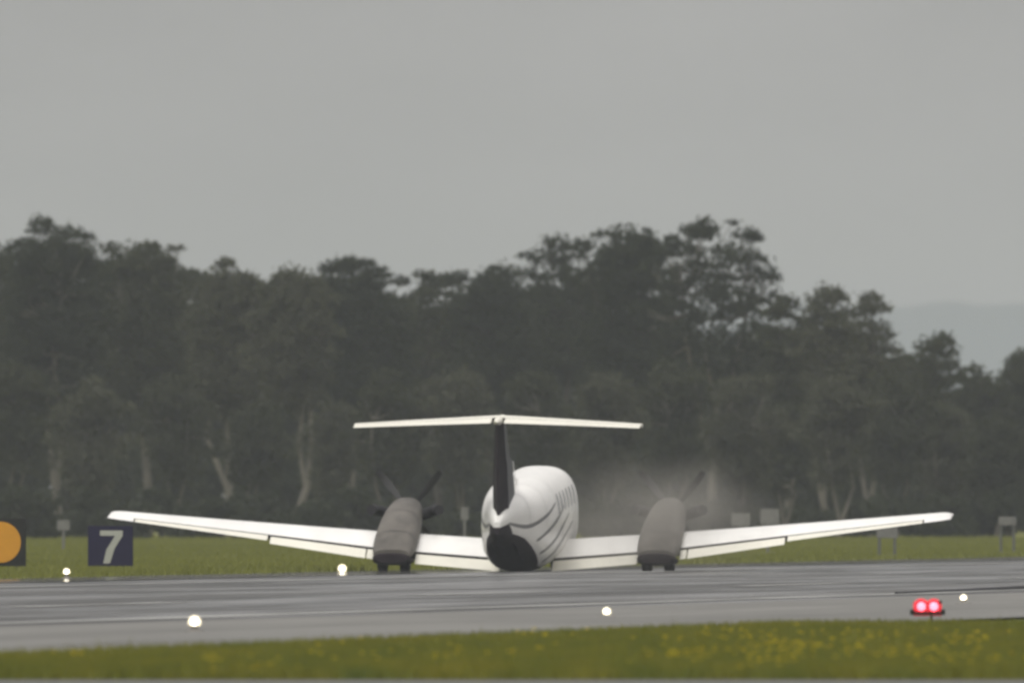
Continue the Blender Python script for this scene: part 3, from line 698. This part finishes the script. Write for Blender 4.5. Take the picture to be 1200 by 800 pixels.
# ------------------------------------------------------------------ grass and flowers
def grass(name, label, n, pos, hmin, hmax, wd_, m, seed, cat='grass'):
    rs = np.random.RandomState(seed); P = pos(rs, n); n = len(P)
    h = rs.uniform(hmin, hmax, n); a = rs.uniform(0, 2 * math.pi, n); w_ = wd_ * rs.uniform(.6, 1.4, n)
    dx, dy = np.cos(a) * w_, np.sin(a) * w_; lean = rs.normal(0, .35, (n, 2)) * h[:, None]
    z = np.zeros(n)
    V_ = np.stack([np.stack([P[:, 0] - dx, P[:, 1] - dy, z], 1), np.stack([P[:, 0] + dx, P[:, 1] + dy, z], 1), np.stack([P[:, 0] + lean[:, 0], P[:, 1] + lean[:, 1], h], 1)], 1).reshape(-1, 3)
    o = np_mesh(name, V_, 3, m); tag(o, label, cat, kind='stuff'); return o
ct, st_ = math.cos(TH), math.sin(TH)
def lat(x, y): return -x * ct + y * st_
def near_pos(rs, n):
    d = 341.5 + (470 - 341.5) * rs.uniform(0, 1, n); x = rs.uniform(-1, 1, n) * (640 / F * d + .8)
    L = lat(x, d); k = L < 37.9 - rs.exponential(.35, n); return np.stack([x, d], 1)[k]
def far_pos(rs, n):
    d = 690 + (1330 - 690) * rs.uniform(0, 1, n) ** 1.2; x = rs.uniform(-1, 1, n) * (640 / F * d + 1)
    L = lat(x, d); k = L > 72.0 + rs.exponential(.3, n); return np.stack([x, d], 1)[k]
grass('verge_grass', 'long yellow-green grass on the verge before the runway', 330000, near_pos, .05, .15, .016, M['grass_near'], 5)
grass('far_grass', 'green grass strip between the runway and the trees', 260000, far_pos, .06, .17, .03, M['grass_far'], 6)
def tall_pos(rs, n):
    d = 342 + (440 - 342) * rs.uniform(0, 1, n); x = rs.uniform(-1, 1, n) * (640 / F * d + .8)
    k = (lat(x, d) < 36.5) & (np.sin(x * 2.1 + d * .11) + np.sin(x * .9 - d * .05) + rs.normal(0, .8, n) > .9); return np.stack([x, d], 1)[k]
grass('seed_stems', 'taller seed stems standing in tufts above the verge grass', 9000, tall_pos, .16, .30, .010, M['grass_near'], 12)
rs = np.random.RandomState(9); cl = []
for _ in range(110):
    u = rs.uniform(); px = rs.uniform(770, 1180) if u < .62 else rs.uniform(-20, 1200); py = rs.uniform(752, 797)
    g = ground_px(px, py)
    if lat(g.x, g.y) < 37 and g.y > 344:
        for _ in range(rs.randint(1, 6)): cl.append((g.x + rs.normal(0, .16), g.y + rs.normal(0, 3.0), rs.uniform(.09, .20)))
fv = []
for x, y, z in cl:
    for k in range(5):
        a = 2 * math.pi * k / 5 + x * 7; r = .024
        fv += [(x, y, z), (x + r * math.cos(a - .5), y + r * math.sin(a - .5), z + .012), (x + 1.3 * r * math.cos(a), y + 1.3 * r * math.sin(a), z + .02), (x + r * math.cos(a + .5), y + r * math.sin(a + .5), z + .012)]
tag(np_mesh('wildflowers', np.array(fv), 4, M['flower']), 'small yellow wildflowers scattered through the verge grass', 'flowers', kind='stuff')

# ------------------------------------------------------------------ engine smoke and haze
def volume_mat(name, col, dens, noise=None, aniso=0.0):
    m = bpy.data.materials.new(name); m.use_nodes = True; t = m.node_tree; t.nodes.clear()
    o = t.nodes.new('ShaderNodeOutputMaterial'); v = t.nodes.new('ShaderNodeVolumePrincipled')
    v.inputs['Color'].default_value = (*col, 1); v.inputs['Density'].default_value = dens; v.inputs['Anisotropy'].default_value = aniso
    t.links.new(v.outputs[0], o.inputs['Volume'])
    if noise:
        tcn = t.nodes.new('ShaderNodeTexCoord'); n = t.nodes.new('ShaderNodeTexNoise'); n.inputs['Scale'].default_value = noise; n.inputs['Detail'].default_value = 3
        t.links.new(tcn.outputs['Object'], n.inputs['Vector'])
        ln = t.nodes.new('ShaderNodeVectorMath'); ln.operation = 'LENGTH'; t.links.new(tcn.outputs['Object'], ln.inputs[0])
        fo = t.nodes.new('ShaderNodeMapRange'); fo.interpolation_type = 'SMOOTHSTEP'; fo.inputs['From Min'].default_value = .0; fo.inputs['From Max'].default_value = 1.0
        fo.inputs['To Min'].default_value = 1; fo.inputs['To Max'].default_value = 0; t.links.new(ln.outputs['Value'], fo.inputs['Value'])
        nr2 = t.nodes.new('ShaderNodeMapRange'); nr2.inputs['From Min'].default_value = .32; nr2.inputs['From Max'].default_value = .70; t.links.new(n.outputs['Fac'], nr2.inputs['Value'])
        mu = t.nodes.new('ShaderNodeMath'); mu.operation = 'MULTIPLY'; t.links.new(fo.outputs[0], mu.inputs[0]); t.links.new(nr2.outputs[0], mu.inputs[1])
        m2 = t.nodes.new('ShaderNodeMath'); m2.operation = 'MULTIPLY'; m2.inputs[1].default_value = dens; t.links.new(mu.outputs[0], m2.inputs[0]); t.links.new(m2.outputs[0], v.inputs['Density'])
    return m
def blob(name, loc, sc, m):
    bm = bmesh.new(); bmesh.ops.create_icosphere(bm, subdivisions=3, radius=1.0); me = bpy.data.meshes.new(name); bm.to_mesh(me); bm.free()
    me.materials.append(m); o = bpy.data.objects.new(name, me); C.objects.link(o); o.location = loc; o.scale = sc; return o
sm = volume_mat('engine_smoke', (.46, .44, .40), .46, 1.6)
tag(blob('smoke', (x_at(758, 796), 795.3, 1.05), (3.1, 2.8, 1.55), sm), 'thin brown-grey smoke drifting around the right engine', 'smoke', kind='stuff')
sm2 = volume_mat('smoke_puff', (.46, .44, .40), .75, 1.0)
tag(blob('smoke_puff', (x_at(829, 799), 800.5, 1.36), (.75, .7, 1.1), sm2), 'denser smoke puff beside the right propeller', 'smoke', kind='stuff')

hz_ = MB(); hz_.box((0, 10150, 49), (12600, 21000, 100))
ho = hz_.obj('haze', volume_mat('haze_air', (.57, .605, .665), 1.02e-4), None, False); tag(ho, kind='stuff')
